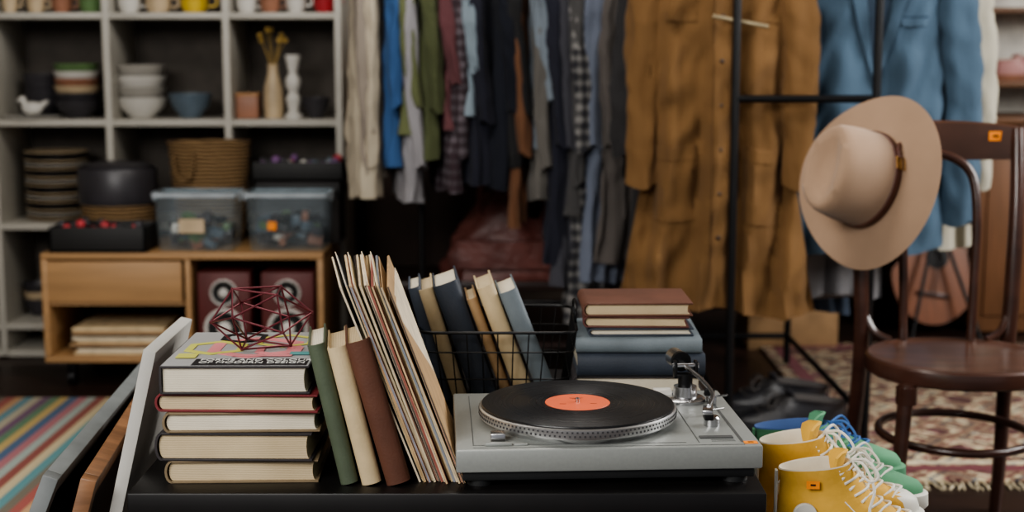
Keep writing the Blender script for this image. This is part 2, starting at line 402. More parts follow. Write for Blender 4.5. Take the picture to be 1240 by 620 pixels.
for row,z0,nn,hh in ((0,.6375,130,.0030),(1,.6433,130,.0026)):
    for i in range(nn):
        a=2*math.pi*(i+.5*row)/nn; rr=.1546
        Mx=M@Matrix.Translation((px+rr*math.cos(a),py+rr*math.sin(a),z0))@Euler((0,0,a)).to_matrix().to_4x4()
        b.box((0,0,0),(.0012,.0026,hh),dots,M=Mx)
def vinyl():
    m,nt,bs=base('vinyl_record_black'); N=nt.nodes;L=nt.links
    tc=N.new('ShaderNodeTexCoord'); mp=N.new('ShaderNodeMapping'); 
    cx=M@Vector((px,py,0)); mp.inputs['Location'].default_value=(-cx.x,-cx.y,0); mp.inputs['Scale'].default_value=(1,1,0)
    L.new(tc.outputs['Object'],mp.inputs[0])
    ln=N.new('ShaderNodeVectorMath');ln.operation='LENGTH';L.new(mp.outputs[0],ln.inputs[0])
    s1=N.new('ShaderNodeMath');s1.operation='MULTIPLY';s1.inputs[1].default_value=3200;L.new(ln.outputs['Value'],s1.inputs[0])
    s2=N.new('ShaderNodeMath');s2.operation='SINE';L.new(s1.outputs[0],s2.inputs[0])
    bp=N.new('ShaderNodeBump');bp.inputs['Strength'].default_value=.5;bp.inputs['Distance'].default_value=.0003
    L.new(s2.outputs[0],bp.inputs['Height']);L.new(bp.outputs[0],bs.inputs['Normal'])
    n=N.new('ShaderNodeTexNoise');n.noise_dimensions='1D';n.inputs['Scale'].default_value=220;L.new(ln.outputs['Value'],n.inputs['W'])
    cr=N.new('ShaderNodeValToRGB');cr.color_ramp.elements[0].color=(.2,.2,.2,1);cr.color_ramp.elements[1].color=(.42,.42,.42,1);L.new(n.outputs['Fac'],cr.inputs[0]);L.new(cr.outputs[0],bs.inputs['Roughness'])
    bs.inputs['Base Color'].default_value=C(28,28,30)
    return m
vm=vinyl()
b.lathe([(0,.6485),(.150,.6485),(.1508,.6495),(.150,.6512),(.148,.6515),(.056,.6512),(.054,.6508),(0,.6508)],vm,(px,py,0),96,M=M)
lab=mat('orange_label',C(220,104,68),.5,var=.05)
b.lathe([(0,.6507),(.051,.6507),(.0505,.6513),(0,.6514)],lab,(px,py,0),64,M=M)
b.lathe([(0,.651),(.0036,.651),(.0036,.657),(.002,.6585),(0,.6585)],silver,(px,py,0),16,M=M)
for k in range(2): b.box((px+.0,py+.024-.005*k,.6517),(.022-.008*k,.0008,.0002),ink,M=M)
b.box((px-.024,py-.012,.6517),(.010,.0008,.0002),ink,M=M); b.box((px+.024,py-.012,.6517),(.010,.0008,.0002),ink,M=M)
b.box((-.163,-.128,.629),(.022,.022,.014),silver,.002,M=M); b.box((-.163,-.151,.6245),(.04,.01,.004),tg,.001,M=M)
b.box((-.13,-.151,.6235),(.02,.008,.003),tg,.001,M=M)
ax_,ay_=.157,.10
b.lathe([(0,.622),(.034,.622),(.034,.627),(.030,.630),(.020,.631),(.019,.648),(.0,.648)],silver,(ax_,ay_,0),36,M=M)
b.lathe([(0,.645),(.012,.645),(.012,.668),(0,.668)],blackm,(ax_,ay_,0),24,M=M)
b.box((ax_-.017,ay_,.676),(.005,.018,.028),blackm,.001,M=M); b.box((ax_+.017,ay_,.676),(.005,.018,.028),blackm,.001,M=M)
b.box((ax_,ay_,.666),(.038,.018,.006),blackm,.001,M=M)
b.cyl((ax_-.022,ay_,.682),(ax_+.022,ay_,.682),.004,silver,n=14,M=M)
b.tube(bez([(ax_-.006,ay_+.055,.684),(ax_,ay_,.681),(ax_+.016,ay_-.06,.672),(ax_+.022,ay_-.12,.663),(ax_+.008,ay_-.165,.655)],7),.0036,silver,n=10,M=M)
b.cyl((ax_-.009,ay_+.062,.684),(ax_-.003,ay_+.028,.683),.0155,silver,n=24,M=M)
b.cyl((ax_-.0035,ay_+.032,.683),(ax_-.0022,ay_+.024,.683),.0165,blackm,n=24,M=M)
b.box((ax_+.004,ay_-.178,.652),(.016,.034,.007),silver,.0015,M=M,rot=(0,0,-12)); b.box((ax_+.004,ay_-.182,.644),(.013,.02,.010),blackm,.001,M=M)
b.tube([(ax_+.012,ay_-.18,.653),(ax_+.028,ay_-.186,.657)],.001,silver,n=6,M=M)
b.cyl((ax_+.024,ay_-.095,.622),(ax_+.024,ay_-.095,.655),.004,silver,n=12,M=M)
b.box((ax_+.022,ay_-.095,.660),(.016,.008,.011),blackm,.001,M=M)
b.lathe([(0,.622),(.0125,.622),(.0125,.634),(.010,.637),(0,.637)],silver,(.172,-.055,0),24,M=M)
b.box((ax_-.035,ay_+.02,.630),(.03,.02,.016),white,.001,M=M)
b.box((ax_+.04,ay_-.02,.629),(.012,.03,.014),silver,.001,M=M); b.cyl((ax_+.04,ay_-.03,.636),(ax_+.055,ay_-.075,.65),.0018,silver,n=8,M=M)
sticker(b,(.211,-.155,top+.0006),M=M)
b.done('turntable')

# ---------------------------------------------------------------- leaning frames left of table
def panel(name,yaw,lean,xb,yb,Wd,Ht,T,frame,face,canvas=False,fw=.03):
    M=Matrix.Translation((xb,yb,0))@Euler((0,0,R(yaw))).to_matrix().to_4x4()@Euler((0,R(lean),0)).to_matrix().to_4x4()
    b=MB(); zo=T*math.sin(R(lean))+.001
    if canvas:
        b.box((0,Wd/2,Ht/2+zo),(T,Wd,Ht),frame,.002,M=M)
    else:
        b.box((0,fw/2,Ht/2+zo),(T,fw,Ht),frame,.002,M=M); b.box((0,Wd-fw/2,Ht/2+zo),(T,fw,Ht),frame,.002,M=M)
        b.box((0,Wd/2,fw/2+zo),(T,Wd-2*fw,fw),frame,.002,M=M); b.box((0,Wd/2,Ht-fw/2+zo),(T,Wd-2*fw,fw),frame,.002,M=M)
        b.box((0,Wd/2,Ht/2+zo),(T*.5,Wd-2*fw,Ht-2*fw),face,M=M)
    b.done(name)
canv=mat('canvas_white',C(180,178,172),.8,var=.12,scale=6,bump=.2)
panel('stretched_canvas',1,13.6,-.732,2.12,.27,.76,.020,canv,canv,True)
panel('picture_frame',6,16,-.798,2.06,.84,.570,.024,wood('walnut',C(128,92,64)),black)
panel('picture_frame',4,22,-.918,2.04,1.0,.600,.024,mat('grey_frame',C(112,116,116),.5),black)

# ---------------------------------------------------------------- sneakers
def egg(x0,x1,w,n,z,heelw=.78,slope=0):
    pts=[];L=x1-x0
    for j in range(n):
        a=2*math.pi*j/n; c=math.cos(a); s_=math.sin(a)
        x=(x0+x1)/2+L/2*c
        f=(x-x0)/L
        ww=w*(heelw+(1-heelw)*min(1,f*1.5))
        y=ww*math.copysign(abs(s_)**.8,s_)
        pts.append((x,y,z+slope*(x-x0)))
    return pts
def sneaker(name,M,mat_u,sole,lace,high=True,toecap=True,patch=None,L=.275,stripe=None,lining=None,loose=True):
    b=MB(); n=44
    b.rings([egg(-.004,L+.003,.047,n,0),egg(-.007,L+.007,.050,n,.005),egg(-.006,L+.006,.0495,n,.026),egg(-.001,L,.046,n,.029)],sole,M)
    if stripe: b.rings([egg(-.0075,L+.0075,.0507,n,.019),egg(-.0078,L+.0078,.051,n,.020),egg(-.0078,L+.0078,.051,n,.0215),egg(-.0072,L+.0072,.0505,n,.0225)],stripe,M,cap0=False,cap1=False)
    # (z, x_front, x_heel, half width, slope)
    if high: prof=[(.025,L-.002,0,.045,0),(.036,L-.003,0,.0455,0),(.047,L-.007,0,.044,0),(.055,L-.018,.001,.042,0),(.062,L-.045,.001,.040,0),(.070,L-.080,.002,.038,.02),(.082,L-.108,.004,.036,.05),(.098,L-.130,.006,.034,.09),(.116,L-.146,.007,.034,.11),(.130,L-.155,.006,.036,.12),(.140,L-.158,.004,.037,.12)]
    else: prof=[(.025,L-.002,0,.045,0),(.036,L-.003,0,.0455,0),(.045,L-.010,0,.044,0),(.052,L-.028,.001,.042,0),(.059,L-.058,.002,.040,.02),(.068,L-.090,.003,.037,.04),(.080,L-.115,.002,.034,.06),(.088,L-.128,-.002,.036,.08)]
    toe=sole if toecap else mat_u
    ks=[]
    for i in range(len(prof)-1):
        a,c=prof[i],prof[i+1]
        for t in (0,.5): ks.append(tuple(a[q]+(c[q]-a[q])*t for q in range(5)))
    ks.append(prof[-1])
    Lc=L-.042
    b.rings([egg(k[2],k[1],k[3],n,k[0],slope=k[4]) for i,k in enumerate(ks)],None,M,cap0=False,cap1=False,mf=lambda c:(toe if c.x>Lc else mat_u))
    k=prof[-1]; inner=lining or mat(name+'_lining',C(206,196,176),.9)
    S=k[4]
    b.rings([egg(k[2],k[1],k[3],n,k[0],slope=S),egg(k[2]+.001,k[1]-.001,k[3]-.001,n,k[0]+.002,slope=S),egg(k[2]+.004,k[1]-.004,k[3]-.004,n,k[0],slope=S),egg(k[2]+.018,k[1]-.020,k[3]-.018,n,k[0]-(.04 if high else .02),slope=S)],inner,M,cap0=False)
    # tongue: a curved leaf rising just inside the front of the opening
    zt=k[0]+S*(k[1]-k[2]); fx=k[1]
    tr_=[]
    for h_,w,dx in ((-.030,.014,-.004),(-.012,.019,-.004),(0,.022,-.003),(.010,.022,-.001),(.016,.016,.002),(.018,.006,.003)):
        row=[]
        for q in range(9):
            u=-1+q/4; row.append((fx-.006+dx-.016*u*u*(w/.022),w*1.15*u,zt+h_))
        back=[(p[0]-.004,p[1]*.95,p[2]) for p in row[::-1]]
        tr_.append(row+back)
    b.rings(tr_,mat_u,M)
    ins=[(k2[1],k2[0]+k2[4]*(k2[1]-k2[2])) for k2 in ks if k2[0]>.058]
    cnt=0
    for i in range(0,len(ins)-1):
        x,z=ins[i]; wv=.024; sh=.006 if cnt%2 else -.004
        p=[(x-.024,-wv-.006,z-.004),(x-.010+sh*.6,-wv*.7,z+.002),(x+.001,0,z+.005),(x-.010-sh*.6,wv*.7,z+.002),(x-.024,wv+.006,z-.004)]
        b.tube(bez(p,3),.0022,lace,n=6,M=M); cnt+=1
    x,z=ins[-2]
    for sg in (-1,1):
        b.tube(bez([(x,0,z+.006),(x+.02,sg*.02,z+.012),(x+.036,sg*.036,z-.008),(x+.022,sg*.03,z-.018),(x,0,z+.006)],5),.0022,lace,n=6,M=M)
        if loose: b.tube(bez([(x,0,z+.006),(x+.018,sg*.014,z+.002),(x+.030,sg*.038,z-.03),(x+.022,sg*.047,z-.06),(x+.03,sg*.050,z-.085)],5),.0022,lace,n=6,M=M)
    if patch:
        P=M@Matrix.Translation((.042,-.0355,.076))@Euler((R(90),0,0)).to_matrix().to_4x4()
        b.lathe([(0,-.004),(.0185,-.004),(.0185,.0012),(.0175,.002),(0,.002)],patch,(0,0,0),28,M=P)
    b.box((k[2]*.5-.001,0,(k[0]+.025)/2+.0),(.004,.014,k[0]-.03),sole if high else mat_u,.001,M=M)
    for sg in (-1,1):
        b.tube(bez([(.115,sg*.0462,.030),(.118,sg*.043,.050),(fx+.010,sg*.038,.072),(fx-.012,sg*.0355,.098)],5),.0010,lace if high else mat_u,n=5,M=M)
    b.done(name)
yel=mat('yellow_canvas',C(214,168,72),.9,var=.14,scale=16,bump=.35,bscale=60); grn=mat('green_suede',C(92,148,112),.95,var=.14,scale=14); rub=mat('white_rubber',C(218,216,206),.55,var=.04); lac=mat('white_lace',C(222,219,209),.9,var=.05)
b=MB(); cw=wood('crate_wood',C(96,72,50)); CZ=.412; kx0,kx1,ky0,ky1=.392,.70,2.08,2.70
for z in (.05,.15,.25,.35):
    for y in (ky0+.006,ky1-.006): b.box(((kx0+kx1)/2,y,z),(kx1-kx0,.012,.08),cw,.002)
    for x in (kx0+.006,kx1-.006): b.box((x,(ky0+ky1)/2,z),(.012,ky1-ky0-.024,.08),cw,.002)
for i in range(6): b.box(((kx0+kx1)/2,ky0+.05+i*.104,CZ-.007),(kx1-kx0,.096,.012),cw,.002)
for x in (kx0+.025,kx1-.025):
    for y in (ky0+.025,ky1-.025): b.box((x,y,.2),(.024,.024,.40),cw)
b.done('wooden_crate')
sneaker('high_top_sneaker',TR((.412,2.150,CZ),(0,0,-3)),yel,rub,lac,patch=rub,L=.272,stripe=mar)
sneaker('high_top_sneaker',TR((.402,2.266,CZ+.001),(0,0,4))@Matrix.Scale(1.06,4),yel,rub,lac,patch=rub,L=.262,stripe=mar)
gl=mat('green_lining',C(120,150,120),.9)
sneaker('suede_sneaker',TR((.455,2.405,CZ),(0,0,-4)),grn,rub,lac,high=False,toecap=False,L=.262,lining=gl)
sneaker('suede_sneaker',TR((.450,2.56,CZ),(0,0,-4))@Matrix.Scale(1.08,4),grn,grn,mat('blue_lace',C(70,110,170),.9),high=False,toecap=False,L=.25,lining=mat('blue_lining',C(60,84,130),.9))
b=MB(); sticker(b,(0,0,0),size=(.020,.012)); b.done('price_sticker',TR((.462,2.1085,CZ+.125),(84,0,-3)))

# ---------------------------------------------------------------- chair
CX,CY=1.067,3.32
cwd=mat('dark_bentwood',C(62,38,30),.3,var=.35,scale=6,stretch=(1,1,3),bump=.05,coat=.35)
sw=mat('seat_wood',C(80,54,42),.32,var=.3,scale=5,stretch=(1,6,1),coat=.3)
b=MB(); n=64
def seatring(k,z):
    p=[]
    for j in range(n):
        a=2*math.pi*j/n; c,s_=math.cos(a),math.sin(a)
        rx=.222*k; ry=.212*k
        p.append((CX+rx*math.copysign(abs(c)**.9,c)*(1-.06*(s_>0)*s_),CY+ry*math.copysign(abs(s_)**.9,s_),z))
    return p
b.rings([seatring(.95,.436),seatring(.995,.442),seatring(1.0,.462),seatring(.99,.474),seatring(.96,.479)],cwd,cap1=False)
b.rings([seatring(.96,.479),seatring(.93,.4785),seatring(.91,.475),seatring(.7,.471),seatring(.4,.468),seatring(.02,.467)],sw,cap0=False)
for sg in (-1,1):
    b.tube(bez([(CX+sg*.200,CY+.275,.0),(CX+sg*.192,CY+.235,.2),(CX+sg*.185,CY+.205,.44),(CX+sg*.190,CY+.205,.62),(CX+sg*.198,CY+.225,.82),(CX+sg*.203,CY+.262,1.0)],6),[.0155+.004*math.sin(math.pi*min(1,i/30)) for i in range(31)],cwd,n=14)
    b.tube(bez([(CX+sg*.205,CY-.215,0),(CX+sg*.190,CY-.19,.2),(CX+sg*.170,CY-.165,.445)],6),[.0125+.006*i/12 for i in range(13)],cwd,n=14)
    b.cyl((CX+sg*.170,CY-.165,.40),(CX+sg*.170,CY-.165,.44),.024,cwd,n=16)
hp=[(CX-.085,CY+.185,.47),(CX-.088,CY+.19,.62),(CX-.092,CY+.205,.80),(CX-.075,CY+.228,.90),(CX,CY+.245,.938),(CX+.075,CY+.228,.90),(CX+.092,CY+.205,.80),(CX+.088,CY+.19,.62),(CX+.085,CY+.185,.47)]
b.tube(bez(hp,6),.0115,cwd,n=12)
rs=[];K=18
for i in range(K+1):
    f=-1+2*i/K; x=CX+f*.205; y=CY+.262+.035*(1-f*f); zc=.966+.004*(1-f*f); hh=.050-.008*f*f; t=.010
    rs.append([(x,y-t,zc-hh),(x,y-t-.001,zc),(x,y-t,zc+hh-.005),(x,y-t*.3,zc+hh),(x,y+t*.3,zc+hh),(x,y+t,zc+hh-.005),(x,y+t,zc-hh)])
b.rings(rs,sw)
b.tube([(CX+.178*math.cos(2*math.pi*j/40),CY+.012+.188*math.sin(2*math.pi*j/40),.285) for j in range(40)],.0105,cwd,n=10,closed=True)
for sg in (-1,1):
    b.tube(bez([(CX+sg*.186,CY+.205,.56),(CX+sg*.160,CY+.185,.50),(CX+sg*.12,CY+.17,.479)],5),.009,cwd,n=8)
sticker(b,(CX+.150,CY+.2645,.982),size=(.034,.024),ax='y')
b.done('bentwood_chair')

# ---------------------------------------------------------------- hat
felt=mat('tan_felt',C(160,134,112),.95,var=.08,scale=8,bump=.15,bscale=400,sheen=.2,spec=.1); leather=mat('hat_leather',C(84,46,36),.45,var=.2)
ctr=Vector((.858,3.39,.886)); axis=Vector((-.80,-.52,.26)).normalized()
fwd=Vector((.22,.1,1)); fwd=(fwd-axis*fwd.dot(axis)).normalized(); side=axis.cross(fwd)
MH=Matrix((( fwd.x,side.x,axis.x,ctr.x),(fwd.y,side.y,axis.y,ctr.y),(fwd.z,side.z,axis.z,ctr.z),(0,0,0,1)))
b=MB(); n=72
def hr(rx,ry,z,curl=0,dent=0,pinch=0):
    p=[]
    for j in range(n):
        a=2*math.pi*j/n; c,s_=math.cos(a),math.sin(a)
        x=rx*c; y=ry*s_; zz=z+curl*((s_*s_ if s_>0 else -.35*s_*s_)-.45*c*c)
        if dent: zz-=dent*max(0,1-(y/.05)**2)
        if pinch and c>0: y*=1-pinch*c*c
        p.append((x,y,zz))
    return p
prof=[(.213,.192,.0,.040),(.2135,.1925,.002,.041),(.200,.178,.001,.031),(.170,.148,.0,.016),(.138,.118,.0,.005),(.121,.103,.003,0),(.115,.098,.012,0),(.114,.096,.035,0)]
rs=[hr(*q) for q in prof]
rs+=[hr(.113,.093,.075,0,0,.04),hr(.110,.088,.105,0,0,.10),hr(.106,.082,.135,0,0,.16),hr(.099,.073,.155,0,.003,.2),hr(.087,.061,.166,0,.010,.22),hr(.069,.045,.169,0,.020,.22),hr(.046,.029,.168,0,.026,.2),hr(.015,.010,.167,0,.028,.1)]
inner=[hr(.208,.187,-.003,.040),hr(.135,.115,-.004,.005),hr(.117,.099,-.002,0),hr(.110,.092,.03,0),hr(.103,.083,.11,0)]
b.rings(rs,felt,MH,cap0=False)
b.rings([rs[0]]+inner,felt,MH,cap0=False)
b.rings([hr(.116,.099,.010),hr(.1182,.1012,.012),hr(.1170,.0995,.030),hr(.115,.097,.031)],leather,MH,cap0=False,cap1=False)
brass=mat('brass',C(200,160,90),.3,metal=1,var=.05)
def ang_score(a):
    p=MH@Vector((.121*math.cos(a),.104*math.sin(a),.02)); return p.y-.45*p.z
a=min([2*math.pi*j/180 for j in range(180)],key=ang_score)
pc=Vector((.1195*math.cos(a),.1025*math.sin(a),.021)); nrm=Vector((math.cos(a)/.12,math.sin(a)/.10,0)).normalized(); tan=Vector((0,0,1)).cross(nrm)
fr=[]
for u,v in ((-.014,-.013),(.014,-.013),(.014,.013),(-.014,.013)): fr.append(pc+tan*u+Vector((0,0,v))+nrm*.002)
b.tube(fr,.0020,brass,n=6,closed=True,M=MH); b.cyl(fr[0].lerp(fr[3],.5),fr[1].lerp(fr[2],.5),.0016,brass,n=6,M=MH)
b.tube([pc+tan*.012+nrm*.001,pc+tan*.035+nrm*-.003,pc+tan*.055+nrm*-.006+Vector((0,0,-.012))],[.010,.010,.005],leather,n=8,M=MH,flat=.25)
b.done('felt_fedora',sharp=60)

# ---------------------------------------------------------------- garments
def garment(name,x,y,zr,yaw,W,D,L,m,sleeve=.55,flare=1.1,seed=0,lam=.09,amp=.014,details=None,hem=0,tilt=0,sl_w=.07,spread=.05,wr=.012):
    rnd=random.Random(seed); b=MB(); ph=rnd.uniform(0,6); ph2=rnd.uniform(0,6); ph3=rnd.uniform(0,6); z0=-.115
    def hw(t):
        P=[(0,.05),(.015,.075),(.05,W*.36),(.09,W*.47),(.13,W*.5),(.3,W*.475),(.6,W*.49),(1,W*.5*flare)]
        for i in range(len(P)-1):
            if t<=P[i+1][0]:
                f=(t-P[i][0])/(P[i+1][0]-P[i][0]); return P[i][1]+(P[i+1][1]-P[i][1])*f
        return P[-1][1]
    def hd(t): return D*.5*(min(1,.35+t*6))*(1+.25*t)
    def nz(a,b_,c): return noise.noise(Vector((a+seed*3.1,b_+ph,c)))
    def fold(xx,t,sg):
        wrp=xx+.03*nz(xx*3,t*2.2,sg)
        f=amp*min(1,t*1.6)*(math.sin(2*math.pi*wrp/lam+ph+sg*1.3+1.2*math.sin(3*t+ph2))+.5*math.sin(2*math.pi*wrp/(lam*.47)+ph2*2+2*t))
        f+=wr*min(1,.3+t*2)*(nz(xx*9+2*t,t*L*5,sg*2)+.7*nz(xx*18,t*L*13+xx*14,sg*4)-.5*abs(nz(xx*7-t*5,t*L*9+xx*8,sg)))
        return f
    def pt(xx,t,sg,off=0):
        w=hw(t); u=min(1,abs(xx)/w); yb=hd(t)*(1-u**2.5)**.45
        return (xx,sg*(yb+off)+fold(xx,t,sg),z0-L*t+hem*xx*t+.012*t*math.sin(xx*20+ph))
    NT=80;NA=88; rs=[]
    for i in range(NT+1):
        t=(i/NT)**1.1; ring=[]
        wob=1+.04*nz(1,t*L*6,7)*min(1,t*4)
        for j in range(NA):
            a=2*math.pi*j/NA; c=math.cos(a); c=math.copysign(abs(c)**.85,c); q=pt(hw(t)*.999*c,t,1 if math.sin(a)>=0 else -1); ring.append((q[0]*wob,q[1],q[2]))
        rs.append(ring)
    b.rings(rs,m,cap1=True)
    if sleeve:
        for sg in (-1,1):
            K=60; rsx=[]; nn=26
            for i in range(K+1):
                f=i/K
                cx_=sg*(W*.44+spread*math.sin(min(1,f*1.5)*1.57)); cy_=.012*math.sin(3*f+ph+sg)-.02*f-.03*max(0,f-.5)**2; cz_=z0-L*.07-sleeve*f
                r=sl_w*(.85 if f<.04 else 1)*(1-.32*f)
                ring=[]
                for j in range(nn):
                    a=2*math.pi*j/nn
                    k=1+.22*noise.noise(Vector((math.cos(a)*1.6+seed,math.sin(a)*1.6+2*f,f*sleeve*14+sg*9)))+.10*math.sin(4*a+ph+5*f)-.10*abs(noise.noise(Vector((math.cos(a)*2,f*sleeve*26+sg,seed))))
                    ring.append((cx_+r*k*math.cos(a),cy_+r*k*.72*math.sin(a),cz_+.01*math.sin(2*a+ph)))
                rsx.append(ring)
            b.rings(rsx,m)
    def patch(fx0,fx1,t0,t1,off,mm,nx=4,nt=16,sg=-1):
        g=[]
        for i in range(nt+1):
            t=t0+(t1-t0)*i/nt; a0,a1=fx0(t),fx1(t)
            g.append([pt(a0+(a1-a0)*j/nx,t,sg,off) for j in range(nx+1)])
        vs=[p for r in g for p in r]; N=nx+1
        bk_=[(p[0],p[1]-sg*(off*.9+.003),p[2]) for p in vs]; o=len(vs)
        fs=[[i*N+j,i*N+j+1,(i+1)*N+j+1,(i+1)*N+j] for i in range(nt) for j in range(nx)]
        edge=[j for j in range(N)]+[i*N+nx for i in range(1,nt+1)]+[nt*N+j for j in range(nx-1,-1,-1)]+[i*N for i in range(nt-1,0,-1)]
        fs+=[[edge[k],edge[(k+1)%len(edge)],edge[(k+1)%len(edge)]+o,edge[k]+o] for k in range(len(edge))]
        b.add(vs+bk_,fs,mm)
    if details: details(b,patch,pt,L,W)
    b.tube([(.062*math.cos(a)*1.0,.042*math.sin(a),z0+.004+.012*math.sin(a)) for a in [2*math.pi*k/20 for k in range(20)]],.014,m,n=8,closed=True)
    b.tube(bez([(-W*.40,0,z0-.05),(-.1,0,z0+.0),(0,0,z0+.018),(.1,0,z0+.0),(W*.40,0,z0-.05)],4),.008,pine,n=6)
    b.tube([(0,0,z0+.015),(0,0,-.03)]+[(0+.017*math.sin(a),0,-.0+.017*-math.cos(a)+.0) for a in [R(q) for q in (0,45,90,135,180,225)]],.0018,silver,n=6)
    return b.done(name,TR((x,y,zr),(0,0,yaw)),sharp=70)
const=lambda v:(lambda t:v)
def rod(b,p0,p1,r=.011,m=blackm): b.cyl(p0,p1,r,m,n=14)
RZ=1.62
b=MB(); rod(b,(-.62,4.85,RZ),(.62,4.85,RZ),.012)
for x in (-.31,.60):
    rod(b,(x,4.85,.03),(x,4.85,RZ)); rod(b,(x,4.6,.03),(x,5.1,.03))
rod(b,(-.31,4.85,.33),(.60,4.85,.33),.009)
b.done('garment_rack')
F={}
def fb(r,g,b_):
    k=(r,g,b_)
    if k not in F:
        l=(r+g+b_)/3; q=[int((c*.80+l*.20)*.94) for c in k]
        F[k]=fabric('cloth_%d_%d_%d'%k,C(*q))
    return F[k]
plaid=plaidmat('plaid_dark',C(38,38,44),C(120,118,116),8); plaid2=plaidmat('plaid_wine',C(52,38,44),C(94,86,92),9)
spec=[(-.50,(184,170,146),.80,.08,'trench_coat'),(-.452,(146,134,120),.72,.06,'shirt'),(-.405,(54,92,146),.70,.05,'shirt'),(-.36,(150,148,152),.80,.06,'shirt'),(-.312,(106,112,72),.58,.08,'shirt'),(-.268,(86,92,60),.66,.06,'shirt'),(-.225,None,.78,.06,'shirt'),(-.18,(110,66,70),.56,.05,'shirt'),(-.14,(130,148,160),.52,.06,'shirt'),(-.095,(44,46,58),.74,.08,'shirt'),(-.045,(36,38,48),.76,.08,'shirt'),(.0,(46,46,48),.68,.07,'shirt'),(.045,(122,82,56),.88,.04,'dress'),(.085,(118,130,142),.62,.06,'shirt'),(.13,(104,100,96),.80,.08,'shirt'),(.175,(80,78,78),.86,.07,'dress')]
for i,(x,c,L,D,nm) in enumerate(spec):
    garment(nm,x,4.85,RZ,90+random.uniform(-12,12),.40,D,L,plaid2 if c is None else fb(*c),sleeve=L*random.uniform(.6,.8),seed=i,sl_w=.046,spread=.02,lam=.07,amp=.009)
for i,(x,c,L,yw) in enumerate([(.24,(44,46,58),1.00,62),(.285,(72,72,80),1.08,58),(.33,None,1.20,56),(.385,(106,114,132),1.08,54),(.44,(96,90,86),1.0,52)]):
    garment('long_shirt',x,4.85,RZ,yw,.46,.07,L,plaid if c is None else fb(*c),sleeve=.55,seed=40+i,sl_w=.05,spread=.02,flare=1.15,lam=.08,amp=.012)

# rack 2 (side frame faces the room, twin rails go back)
b=MB(); xa,xb_=.640,1.045
for x,yy in ((xa,4.1),(xb_,4.1),(xa,5.3),(xb_,5.3)): rod(b,(x,yy,.0),(x,yy,1.68),.0125)
for yy in (4.1,5.3):
    rod(b,(xa,yy,1.057),(xb_,yy,1.057),.0115); rod(b,(xa,yy,1.67),(xb_,yy,1.67),.0115)
rod(b,(xa,5.3,.12),(xb_,5.3,.12),.0115)
for x in (xa,xb_): rod(b,(x,4.1,1.67),(x,5.3,1.67),.0125); rod(b,(x,4.1,.12),(x,5.3,.12),.010)
b.done('garment_rack')
ochre=fabric('ochre_cotton',C(112,85,56),.12); ochd=fabric('ochre_seam',C(84,62,42)); denim=fabric('blue_linen',C(72,90,106),.16); denimd=fabric('blue_linen_seam',C(52,68,84))
btn=mat('horn_button',C(50,34,24),.4)
def coatd(b,patch,pt,L,W):
    patch(const(-.022),const(.022),.03,1,.003,ochre,4,60)
    patch(const(.0225),const(.0245),.03,1,.0035,ochd,1,60); patch(const(-.0245),const(-.0225),.03,1,.0035,ochd,1,60)
    for s in (-1,1):
        patch(const(s*.13-.06),const(s*.13+.06),.58,.76,.004,ochre,8,18); patch(const(s*.13-.063),const(s*.13+.063),.565,.60,.007,ochre,8,4)
        patch(const(s*.12-.045),const(s*.12+.045),.22,.245,.006,ochre,6,4)
        patch(lambda t,s=s:s*(.012),lambda t,s=s:s*(.05+.05*(1-abs((t-.05)/.05))),.0,.11,.012,ochre,5,10)
    for k in range(7):
        p=pt(0,.12+.115*k,-1,.004); b.sphere(p,.007,btn,sy=.35,n=10)
garment('ochre_coat',.615,4.225,1.67,-6,.44,.10,1.13,ochre,sleeve=.68,seed=3,flare=1.34,lam=.13,amp=.022,details=coatd,sl_w=.066,spread=.035,hem=-.05,wr=.032)
def blazerd(b,patch,pt,L,W):
    shirt=fb(52,66,84)
    patch(lambda t:-.07*(1-t/.5),lambda t:.07*(1-t/.5),.01,.49,.003,shirt,4,16)
    for s in (-1,1):
        patch(lambda t,s=s:s*(.07*(1-t/.5)),lambda t,s=s:s*(.075*(1-t/.5)+.075*min(1,(t+.05)/.2)*(1-t/.5)),.0,.49,.008,denim,5,20)
        patch(lambda t,s=s:s*(.075*(1-t/.5)+.075*min(1,(t+.05)/.2)*(1-t/.5)),lambda t,s=s:s*(.075*(1-t/.5)+.079*min(1,(t+.05)/.2)*(1-t/.5)),.0,.48,.009,denimd,1,20)
        patch(const(s*.13-.06),const(s*.13+.06),.66,.72,.008,denim,6,5); patch(const(s*.13-.06),const(s*.13+.06),.655,.66,.009,denimd,6,2)
    patch(const(.0),const(.003),.49,1,.005,denimd,1,16); patch(const(.07),const(.15),.27,.295,.007,denim,4,3); patch(const(.07),const(.15),.265,.27,.008,denimd,4,2)
    for t in (.52,.66): b.sphere(pt(.012,t,-1,.005),.009,btn,sy=.4,n=10)
garment('blue_blazer',1.085,4.35,1.67,5,.50,.11,.97,denim,sleeve=.82,seed=9,flare=1.0,lam=.22,amp=.010,details=blazerd,sl_w=.076,spread=.07,wr=.024)
garment('white_shirt',1.20,4.55,1.67,-6,.50,.07,.98,fb(178,172,152),sleeve=.72,seed=21,lam=.1)
garment('grey_shirt',.95,4.62,1.67,6,.50,.08,1.16,fb(140,140,144),sleeve=.6,seed=22,lam=.1)
garment('blue_shirt',.90,4.80,1.67,-8,.46,.09,1.24,fb(76,90,112),sleeve=.5,seed=23,lam=.09,flare=1.1)
garment('dark_coat',.62,4.46,1.67,4,.48,.08,1.16,fb(56,54,56),sleeve=.6,seed=24,lam=.12)
garment('grey_dress',.64,5.04,1.67,-4,.40,.08,1.26,fb(108,108,112),sleeve=0,seed=25,lam=.1,flare=1.1)
garment('dark_jacket',1.06,5.04,1.67,4,.48,.09,1.0,fb(48,48,52),sleeve=.6,seed=26)
